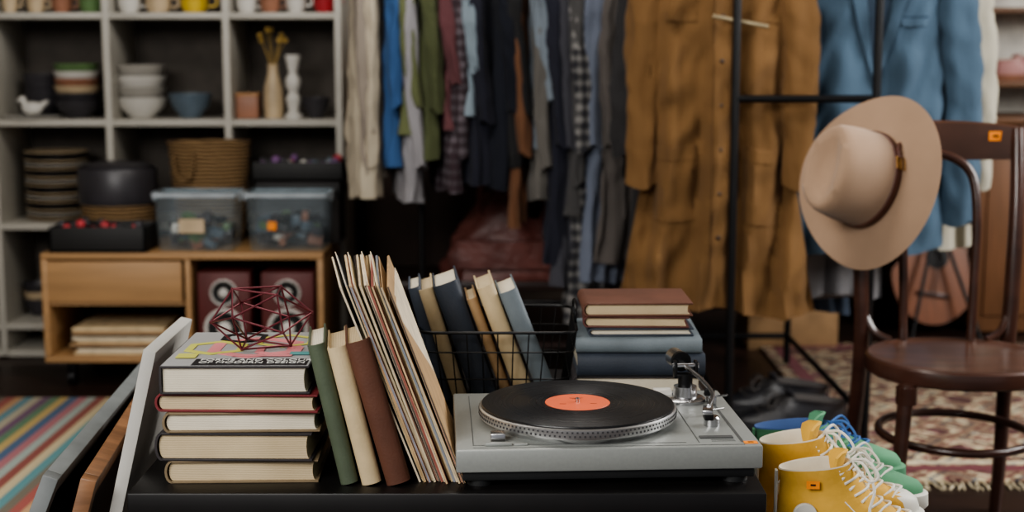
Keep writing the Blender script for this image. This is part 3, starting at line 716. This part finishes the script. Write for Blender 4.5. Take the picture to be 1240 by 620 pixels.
b=MB(); ivory=mat('ivory_hanger',C(160,148,120),.4); b.cyl((.575,4.13,1.292),(.735,4.13,1.262),.005,ivory,n=10)
b.tube(bez([(.655,4.13,1.277),(.655,4.125,1.5),(.648,4.12,1.64),(.640,4.10,1.690),(.632,4.10,1.675)],5),.002,silver,n=6); b.done('trouser_hanger')

# black shoes on the floor, bag, bench
blk=mat('black_leather',C(40,40,44),.38,var=.15,spec=.7); bkl=mat('black_lining',C(70,66,64),.9)
SS=Matrix.Scale(1.22,4)
sneaker('black_sneaker',TR((1.045,4.34,.0),(0,0,177))@SS,blk,blk,bkl,high=False,toecap=False,L=.29,lining=bkl,loose=False)
sneaker('black_sneaker',TR((1.035,4.55,.0),(0,0,172))@SS,blk,blk,bkl,high=False,toecap=False,L=.29,lining=bkl,loose=False)
b=MB(); dkw=wood('dark_bench_wood',C(46,30,26))
b.box((.0,5.3,.345),(1.1,.40,.03),dkw,.003); 
for x in (-.5,.5):
    for y in (5.14,5.46): b.box((x,y,.165),(.04,.04,.33),dkw,.003)
b.box((0,5.3,.12),(1.0,.34,.02),dkw); b.done('low_bench')
bl=mat('oxblood_leather',C(116,70,64),.45,var=.35,scale=6,bump=.5,bscale=20,bdist=.02); b=MB()
rs=[];n=64
for i in range(25):
    f=i/24; z=f*.29; k=(1-.22*f-.40*f**4); ring=[]
    for j in range(n):
        a=2*math.pi*j/n; wob=1+.05*math.sin(5*a+4*f)+.06*f*math.sin(9*a+2)+.12*noise.noise(Vector((math.cos(a)*3,math.sin(a)*3,f*5)))
        ring.append((.26*k*wob*math.cos(a),.13*k*wob*math.copysign(abs(math.sin(a))**.8,math.sin(a)),z+.04*f*math.sin(3*a+1)))
    rs.append(ring)
b.rings(rs,bl)
for s in (-1,1): b.tube(bez([(-.12,s*.07,.25),(-.10,s*.11,.36),(0,s*.13,.33),(.10,s*.11,.35),(.14,s*.07,.24)],6),.012,bl,n=8)
b.rings([[(-.2+.4*u,-.146-.02*math.sin(3.14*u),zz) for u in [k/10 for k in range(11)]]+[(-.2+.4*u,-.12-.01,zz) for u in [1-k/10 for k in range(11)]] for zz in (.05,.1,.15)],bl)
b.done('leather_bag',TR((.0,5.24,.361)))

# ---------------------------------------------------------------- white cubby shelf
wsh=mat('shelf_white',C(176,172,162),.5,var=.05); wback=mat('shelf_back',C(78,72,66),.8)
b=MB(); xs=[-2.43,-1.985,-1.54,-1.085,-.66]; sy0,sy1=5.45,5.83; zs=[.138,.53,.93,1.335,1.74]
for x in xs: b.box((x,(sy0+sy1)/2,.885),(.026,sy1-sy0,1.75),wsh,.001)
for z in zs+[.03]:
    for i in range(len(xs)-1):
        b.box(((xs[i]+xs[i+1])/2,(sy0+sy1)/2,z-.012),(xs[i+1]-xs[i]-.026,sy1-sy0-.004,.024),wsh,.001)
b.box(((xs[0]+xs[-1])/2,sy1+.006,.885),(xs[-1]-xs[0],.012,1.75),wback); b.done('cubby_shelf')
def bowl(r,h,z=0): return [(.0,z),(r*.45,z),(r*.5,z+h*.06),(r*.85,z+h*.5),(r,z+h),(r*.97,z+h),(r*.8,z+h*.5),(r*.4,z+h*.12),(0,z+h*.1)]
def bowlstack(name,x,y,z,r,k,step,ms,h=.07):
    b=MB()
    for i in range(k): b.lathe(bowl(r*(1-.02*(i%2)),h,.0005+i*step),ms[i%len(ms)],n=28)
    b.done(name,TR((x,y,z)))
bluegr=mat('bluegrey_ceramic',C(90,104,116),.4); dkc=mat('dark_ceramic',C(56,54,58),.4); grnc=mat('green_ceramic',C(96,124,80),.4); bei=mat('beige_ceramic',C(184,164,134),.5); terra=mat('terracotta_ceramic',C(146,102,80),.5)
wsd=mat('white_ceramic_shade',C(160,156,148),.35,var=.05)
y=5.60
bowlstack('bowl_stack',-1.45,y,.931,.098,4,.042,[white,wsd],.08)
bowlstack('bowl',-1.26,y,.931,.085,1,.03,[bluegr],.095)
bowlstack('bowl_stack',-1.70,y,.931,.09,6,.028,[dkc,dkc,bei,terra,white,grnc],.07)
bowlstack('bowl',-1.86,y+.09,.931,.08,3,.03,[dkc],.11)
bowlstack('bowl',-.765,y-.02,.931,.055,1,.03,[dkc],.08)
b=MB(); b.lathe([(0,0),(.09,0),(.11,.008),(.108,.01),(.085,.006),(0,.005)],white,n=32)
b.sphere((0,0,.040),.030,white,sx=1.4,sy=.8,sz=.9,n=16); b.sphere((-.036,0,.072),.016,white,n=14); b.cyl((-.026,0,.05),(-.036,0,.072),.012,white); b.tube([(.026,0,.045),(.062,0,.068)],[.016,.006],white,n=8); b.tube([(-.05,0,.072),(-.063,0,.069)],[.005,.001],white,n=6)
b.done('bird_figurine_dish',TR((-1.86,5.54,.931)))
b=MB(); b.lathe([(0,0),(.036,0),(.04,.05),(.036,.12),(.022,.17),(.02,.2),(.024,.21),(.018,.21),(.016,.17),(0,.16)],bei,n=24)
yf=fabric('dried_flower',C(176,146,84))
for i in range(7):
    a=i*.9; p=(.05*math.cos(a),.04*math.sin(a),.30+.02*(i%3)); b.tube([(0,0,.17),(p[0]*.5,p[1]*.5,.25),p],.0015,yf,n=5); b.sphere(p,.012,yf,n=8)
b.done('vase_with_dried_flowers',TR((-.93,5.58,.931)))
b=MB(); b.lathe([(0,0),(.036,0),(.036,.012),(.02,.025),(.024,.05),(.03,.075),(.018,.1),(.028,.125),(.03,.15),(.016,.175),(.022,.2),(.026,.22),(.03,.235),(.03,.245),(0,.245)],white,n=24); b.done('candlestick',TR((-.85,5.56,.931)))
b=MB(); b.box((0,0,.045),(.085,.08,.09),terra,.004); b.box((0,0,.093),(.09,.085,.012),pine,.003); b.done('tea_tin',TR((-1.025,5.56,.931)))
for x,c,r,h in [(-2.1,bei,.03,.07),(-1.93,bei,.03,.08),(-1.83,bei,.035,.06),(-1.73,terra,.04,.07),(-1.62,grnc,.045,.07),(-1.47,white,.045,.08),(-1.36,bei,.05,.07),(-1.22,mat('yellow_glaze',C(204,174,60),.4),.055,.08),(-1.02,white,.04,.07),(-.93,terra,.04,.07),(-.83,white,.04,.09),(-.72,mat('red_glaze',C(160,44,50),.4),.045,.08)]:
    b=MB(); b.lathe([(0,0),(r*.7,0),(r*.95,h*.3),(r,h),(r*.92,h),(r*.85,h*.3),(0,.008)],c,n=22)
    b.tube(bez([(r*.95,0,h*.8),(r*1.5,0,h*.75),(r*1.5,0,h*.35),(r*.93,0,h*.3)],4),.005,c,n=6); b.done('mug',TR((x,5.55,1.336)))
def plates(name,x,y,z,r,k,st,ms):
    b=MB()
    for i in range(k): b.lathe([(0,0),(r*.6,0),(r,.012),(r,.015),(r*.6,.004),(0,.004)],ms[i%len(ms)],(0,0,i*st),28)
    b.done(name,TR((x,y,z)))
plates('plate_stack',-1.80,5.62,.531,.125,17,.016,[bei,white,bei,dkc]); plates('plate_stack',-1.70,5.585,.13+.009,.12,6,.016,[white,dkc])
bowlstack('bowl_stack',-1.90,5.64,.139,.065,3,.03,[dkc,bei]); plates('plate_stack',-2.2,5.62,.531,.12,12,.016,[white,bei])

# ---------------------------------------------------------------- low wooden cabinet
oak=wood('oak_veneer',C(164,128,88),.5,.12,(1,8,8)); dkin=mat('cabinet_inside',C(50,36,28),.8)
b=MB(); cx0,cx1,cy0,cy1=-1.66,-.665,4.95,5.42; zt=.487
cm=(cx0+cx1)/2; cyc=(cy0+cy1)/2; dv=-1.145
b.box((cm,cyc,zt-.011),(cx1-cx0,cy1-cy0,.022),oak,.002); b.box((cm,cyc,.105),(cx1-cx0,cy1-cy0,.022),oak,.002)
for x in (cx0+.011,cx1-.011): b.box((x,cyc,.291),(.022,cy1-cy0,.346),oak,.002)
b.box((dv,cyc,.291),(.02,cy1-cy0-.01,.346),oak,.002); b.box((cm,cy1-.006,.291),(cx1-cx0-.04,.008,.346),dkin)
b.box(((cx0+dv)/2,cy0+.008,.385),(dv-cx0-.04,.018,.145),oak,.002); b.box(((cx0+dv)/2,cyc,.305),(dv-cx0-.035,cy1-cy0-.02,.012),oak)
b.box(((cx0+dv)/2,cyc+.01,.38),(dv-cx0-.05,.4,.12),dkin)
for x in (cx0+.08,cx1-.08,):
    for y in (cy0+.06,cy1-.06):
        b.cyl((x-.012,y,.032),(x+.012,y,.032),.031,blackm,n=20); b.box((x,y,.075),(.03,.03,.04),blackm,.003)
b.done('media_cabinet')
b=MB()
for i in range(9): b.box((random.uniform(-.01,.01),random.uniform(-.01,.01),.005+i*.0105),(.33+random.uniform(-.02,.02),.30,.009),[sm[0],sm[1],sm[5],c_tan][i%4],.001)
b.done('magazine_stack',TR((-1.40,5.13,.117)))
spr=mat('speaker_red',C(88,36,34),.5); cone=mat('speaker_cone',C(200,196,190),.5); spb=mat('speaker_black',C(20,20,20),.6)
def speaker(x,y,z):
    b=MB(); b.box((0,0,.15),(.185,.26,.30),spr,.004)
    for zz,r in ((.1,.072),(.228,.048)):
        T=TR((0,-.131,zz),(90,0,0))
        b.lathe([(0,.0),(r,0),(r,.006),(r*.93,.009),(r*.80,.003),(0,.003)],cone,n=32,M=T)
        b.lathe([(0,.0035),(r*.84,.0035),(r*.78,.009),(r*.5,.004),(r*.45,.006),(0,.007)],spb,n=28,M=T)
        b.lathe([(0,.0036),(r*.36,.0036),(r*.33,.0095),(0,.014)],cone,n=28,M=T)
    b.done('bookshelf_speaker',TR((x,y,z)))
speaker(-1.02,5.09,.117); speaker(-.795,5.09,.117)
def clearm():
    m=bpy.data.materials.new('clear_plastic'); m.use_nodes=True; nt=m.node_tree; nt.nodes.clear()
    o=nt.nodes.new('ShaderNodeOutputMaterial'); t=nt.nodes.new('ShaderNodeBsdfTransparent'); t.inputs[0].default_value=(.94,.97,.98,1)
    g=nt.nodes.new('ShaderNodeBsdfPrincipled'); g.inputs['Base Color'].default_value=C(170,182,190); g.inputs['Roughness'].default_value=.25
    n=nt.nodes.new('ShaderNodeTexNoise'); n.inputs['Scale'].default_value=8
    mr=nt.nodes.new('ShaderNodeMapRange'); mr.inputs[3].default_value=.08; mr.inputs[4].default_value=.22; nt.links.new(n.outputs['Fac'],mr.inputs[0])
    mx=nt.nodes.new('ShaderNodeMixShader'); nt.links.new(mr.outputs[0],mx.inputs[0]); nt.links.new(t.outputs[0],mx.inputs[1]); nt.links.new(g.outputs[0],mx.inputs[2]); nt.links.new(mx.outputs[0],o.inputs[0])
    return m
clr=clearm(); lidm=mat('frosted_lid',C(166,174,180),.35)
def cbox(x,y,z,items):
    b=MB(); w,d,h=.145,.09,.20
    def rr(k,zz): return rrect(-w*k,w*k,-d*k,d*k,zz,.02)
    b.rings([rr(.9,0),rr(.92,.004),rr(1,h)],clr,cap1=False)
    b.rings([rr(1.0,h-.006),rr(1.05,h-.006),rr(1.05,h+.004),rr(1.0,h+.006),rr(.96,h+.002),rr(.5,h+.002)],clr if items else lidm,cap0=False)
    b.rings([rr(1.045,h-.008),rr(1.055,h-.008),rr(1.055,h+.005),rr(1.045,h+.006),rr(1.02,h+.006)],lidm,cap0=False,cap1=False)
    for s in (-1,1): b.box((s*w*1.06,0,h-.01),(.012,.07,.03),lidm,.003)
    rnd=random.Random(items)
    for i in range(44):
        c=rnd.choice([dkc,bluegr,spb,grnc,white,terra,spb,dkc,bluegr])
        b.box((rnd.uniform(-.1,.1),rnd.uniform(-.055,.055),.02+rnd.uniform(0,.10)),(rnd.uniform(.02,.06),rnd.uniform(.02,.04),rnd.uniform(.01,.04)),c,.002,rot=(rnd.uniform(-20,20),rnd.uniform(-20,20),rnd.uniform(0,180)))
    b.box((-.01 if items==1 else -.05,-d-.002,.09),(.09 if items==1 else .03,.002,.05 if items==1 else .03),bei if items==1 else orange)
    b.done('plastic_storage_box',TR((x,y,z)))
cbox(-1.125,5.09,.488,1); cbox(-.80,5.09,.488,2)
def weave():
    m,nt,bs=base('wicker'); N=nt.nodes;L=nt.links; tc=N.new('ShaderNodeTexCoord')
    w=N.new('ShaderNodeTexWave');w.bands_direction='Z';w.inputs['Scale'].default_value=22;w.inputs['Distortion'].default_value=3;L.new(tc.outputs['Object'],w.inputs[0])
    cr=N.new('ShaderNodeValToRGB');cr.color_ramp.elements[0].color=C(84,60,36);cr.color_ramp.elements[1].color=C(172,140,98);L.new(w.outputs[0],cr.inputs[0]);L.new(cr.outputs[0],bs.inputs['Base Color'])
    bp=N.new('ShaderNodeBump');bp.inputs['Distance'].default_value=.01;L.new(w.outputs[0],bp.inputs['Height']);L.new(bp.outputs[0],bs.inputs['Normal']);bs.inputs['Roughness'].default_value=.8
    return m
wk=weave(); b=MB(); prof=[(0,0),(.10,0)]
for i in range(20): prof.append((.112+.025*i/19+.004*(i%2),.01+i*.0185))
prof+=[(.145,.372),(.129,.372),(.115,.05),(0,.03)]
b.lathe(prof,wk,n=40,sx=1.10,sy=.78)
b.tube(bez([(-.11,-.112,.33),(-.10,-.125,.26),(-.07,-.127,.235),(-.04,-.125,.26),(-.03,-.119,.33)],4),.006,wk,n=7)
b.done('wicker_basket',TR((-1.13,5.31,.488)))
b=MB(); b.lathe([(0,0),(.13,0),(.135,.02),(.138,.14),(0,.14)],wk,n=40,sy=.85); b.lathe([(0,.141),(.142,.141),(.146,.15),(.146,.27),(.142,.275),(.136,.27),(.13,.18),(0,.17)],dkc,n=40,sy=.85)
b.lathe([(0,.26),(.12,.26),(.13,.282),(.09,.295),(0,.30)],dkc,n=30,sy=.8); b.done('round_box_stack',TR((-1.47,5.29,.488)))
def tray(x,y,z,w,d,h,seed,cols,name):
    b=MB(); t=.008
    b.box((0,0,t/2),(w,d,t),spb)
    for s in (-1,1): b.box((s*(w/2-t/2),0,h/2),(t,d,h),spb,.001); b.box((0,s*(d/2-t/2),h/2),(w,t,h),spb,.001)
    b.box((0,0,h/2),(t,d-.01,h-.01),spb); rnd=random.Random(seed)
    for i in range(40):
        c=rnd.choice(cols); b.sphere((rnd.uniform(-w*.44,w*.44),rnd.uniform(-d*.38,d*.38),rnd.uniform(h*.6,h*1.05)),rnd.uniform(.008,.020),c,n=10)
    b.done(name,TR((x,y,z)))
rd=mat('red_trinket',C(180,60,66),.4); pu=mat('purple_trinket',C(120,84,130),.4); gd=mat('gold_trinket',C(190,150,60),.3,metal=.7)
tray(-1.46,5.06,.488,.34,.2,.09,4,[dkc,rd,dkc,dkc,spb,gd],'trinket_tray')
b=MB(); b.box((0,0,.115),(.30,.19,.23),mat('dark_carton',C(44,38,36),.8),.003); b.box((0,0,.2),(.31,.2,.05),spb,.003); b.done('dark_carton',TR((-.785,5.29,.488)))
tray(-.785,5.29,.7185,.34,.2,.07,5,[pu,rd,dkc,white,bluegr,pu],'trinket_tray')

# ---------------------------------------------------------------- pine shelf behind
b=MB()
for x in (-.60,-.08): b.box((x,6.1,1.35),(.03,.34,.90),pine,.002)
for z in (.92,1.11,1.31,1.55,1.79): b.box((-.34,6.1,z),(.55 if z<.95 else .49,.33,.022),pine,.002)
b.box((-.34,6.1,.455),(.55,.33,.908),dkin,.003); b.box((-.475,5.93,.45),(.25,.012,.84),dkin,.003); b.box((-.205,5.93,.45),(.25,.012,.84),dkin,.003)
b.box((-.34,6.275,1.35),(.55,.01,.9),dkin); b.done('pine_shelf')
b=MB()
for i in range(4): b.box((-.14+i*.09,0,.06),(.07,.1,.1+.03*(i%2)),[terra,bei,dkc,grnc][i],.004)
b.done('small_boxes',TR((-.36,6.02,1.118))); 
b=MB()
for i in range(4): b.lathe([(0,0),(.03,0),(.035,.06),(.025,.09),(0,.09)],[bei,dkc,terra,white][i],(-.14+i*.09,0,0),16)
b.done('small_pots',TR((-.36,6.02,.932)))

# ---------------------------------------------------------------- right background cabinet with shoe shelf
b=MB(); x0,x1=1.96,3.0; or_=wood('orange_wood',C(126,88,60),.5,.15,(8,1,1)); dw=wood('brown_shelf_wood',C(110,78,54)); wp=mat('shelf_white_back',C(200,196,186),.7)
b.box(((x0+x1)/2,6.15,.45),(x1-x0,.44,.88),or_,.003); b.box(((x0+x1)/2,6.14,.905),(x1-x0+.03,.48,.03),dw,.003)
for i in range(3): b.box((x0+.18+i*.34,5.925,.45),(.30,.012,.74),or_,.004); b.sphere((x0+.30+i*.34,5.91,.5),.014,brass,n=12)
b.box((x0+.02,6.2,1.4),(.04,.3,.96),dw,.003); b.box((x1-.02,6.2,1.4),(.04,.3,.96),dw,.003)
b.box(((x0+x1)/2,6.345,1.4),(x1-x0-.04,.012,.96),wp)
for z in (1.05,1.36,1.7,1.87): b.box(((x0+x1)/2,6.2,z),(x1-x0-.08,.29,.022),dw,.002)
b.done('shoe_cabinet')
pinks=mat('pink_leather',C(184,136,132),.5)
sneaker('pink_loafer',TR((2.06,6.12,1.062),(0,0,-8)),pinks,terra,pinks,high=False,toecap=False,L=.24,loose=False)
sneaker('pink_loafer',TR((2.09,6.24,1.062),(0,0,-4)),pinks,terra,pinks,high=False,toecap=False,L=.24,loose=False)

# ---------------------------------------------------------------- guitar
gw=mat('guitar_top',C(132,80,50),.3,var=.15,stretch=(8,1,1),coat=.4); gs=mat('guitar_side',C(70,36,22),.35); b=MB()
pts=[]
for j in range(64):
    a=2*math.pi*j/64; c,s_=math.cos(a),math.sin(a)
    r=.175 if s_<0 else .165
    wx=1-.22*math.exp(-((s_-.28)/.25)**2)-.12*max(0,s_-.3)
    pts.append((r*1.08*c*wx,.24*s_))
MG=TR((1.80,6.02,.262),(90,0,0))@TR((0,0,0),(-12,0,0))@TR((0,0,0),(0,0,-8))
b.prism(pts,-.05,.045,gs,MG); b.prism([(p[0]*.985,p[1]*.985) for p in pts],.044,.050,gw,MG)
b.lathe([(0,.051),(.048,.051),(.048,.053),(0,.053)],spb,(0,.05,0),28,M=MG); b.box((0,-.11,.056),(.14,.02,.01),gs,.002,M=MG)
b.box((0,.40,.055),(.05,.52,.018),gs,.003,M=MG); b.box((0,.72,.048),(.065,.15,.016),gs,.003,M=MG)
for k in range(6): b.cyl((-.015+k*.006,-.11,.064),(-.015+k*.006,.64,.068),.0009,silver,n=5,M=MG)
for k in range(3):
    for s in (-1,1): b.cyl((s*.03,.67+k*.04,.048),(s*.048,.67+k*.04,.048),.005,silver,n=8,M=MG)
b.done('acoustic_guitar')
b=MB()
rod(b,(1.80,5.98,.5),(1.66,5.80,.0),.008); rod(b,(1.80,5.98,.5),(1.95,5.80,.0),.008); rod(b,(1.80,6.2,.6),(1.80,6.4,0),.008); rod(b,(1.80,5.98,.5),(1.80,6.2,.6),.008)
rod(b,(1.80,6.2,.6),(1.80,6.28,.75),.008)
b.done('guitar_stand')
b=MB(); cb=mat('cardboard',C(150,120,86),.8,bump=.1)
b.box((0,0,.12),(.36,.28,.24),cb,.003); b.box((0,0,.243),(.05,.285,.004),mat('packing_tape',C(190,160,110),.3))
b.box((-.1,-.19,.235),(.16,.1,.003),cb,rot=(20,0,0)); b.done('cardboard_box',TR((1.13,5.75,0)))

# ---------------------------------------------------------------- lights
def area(name,loc,target,size,power,col,sy=None):
    l=bpy.data.lights.new(name,'AREA'); l.size=size; l.energy=power; l.color=col
    if sy: l.shape='RECTANGLE'; l.size_y=sy
    o=bpy.data.objects.new(name,l); sc.collection.objects.link(o); o.location=loc
    o.rotation_euler=(Vector(target)-Vector(loc)).to_track_quat('-Z','Y').to_euler()
area('window_light_right',(3.4,3.2,2.0),(.6,3.6,.4),1.8,180,(1,.985,.965),1.6)
area('window_light_front',(-1.6,-.3,2.5),(0,3.0,.6),2.0,150,(1,.975,.935),1.5)
area('shelf_fill_light',(-.4,3.4,2.85),(-.7,4.6,0),1.8,62,(1,.95,.88),1.6)  # added fill lamp that brightens the back-left shelves, not a room fixture
w=bpy.data.worlds.new('World'); sc.world=w; w.use_nodes=True
w.node_tree.nodes['Background'].inputs[0].default_value=(.95,.95,1,1); w.node_tree.nodes['Background'].inputs[1].default_value=.36

# ---------------------------------------------------------------- camera
cd=bpy.data.cameras.new('Camera'); cam=bpy.data.objects.new('Camera',cd); sc.collection.objects.link(cam)
cam.location=(0,0,1.2); cam.rotation_euler=(R(90-8.3),0,0)
cd.sensor_width=36; cd.lens=50; cd.clip_end=50
cd.dof.use_dof=True; cd.dof.focus_distance=2.2; cd.dof.aperture_fstop=3.2
sc.camera=cam
try:
    sc.view_settings.view_transform='AgX'; sc.view_settings.look='AgX - Medium High Contrast'
except Exception as e: print(e)
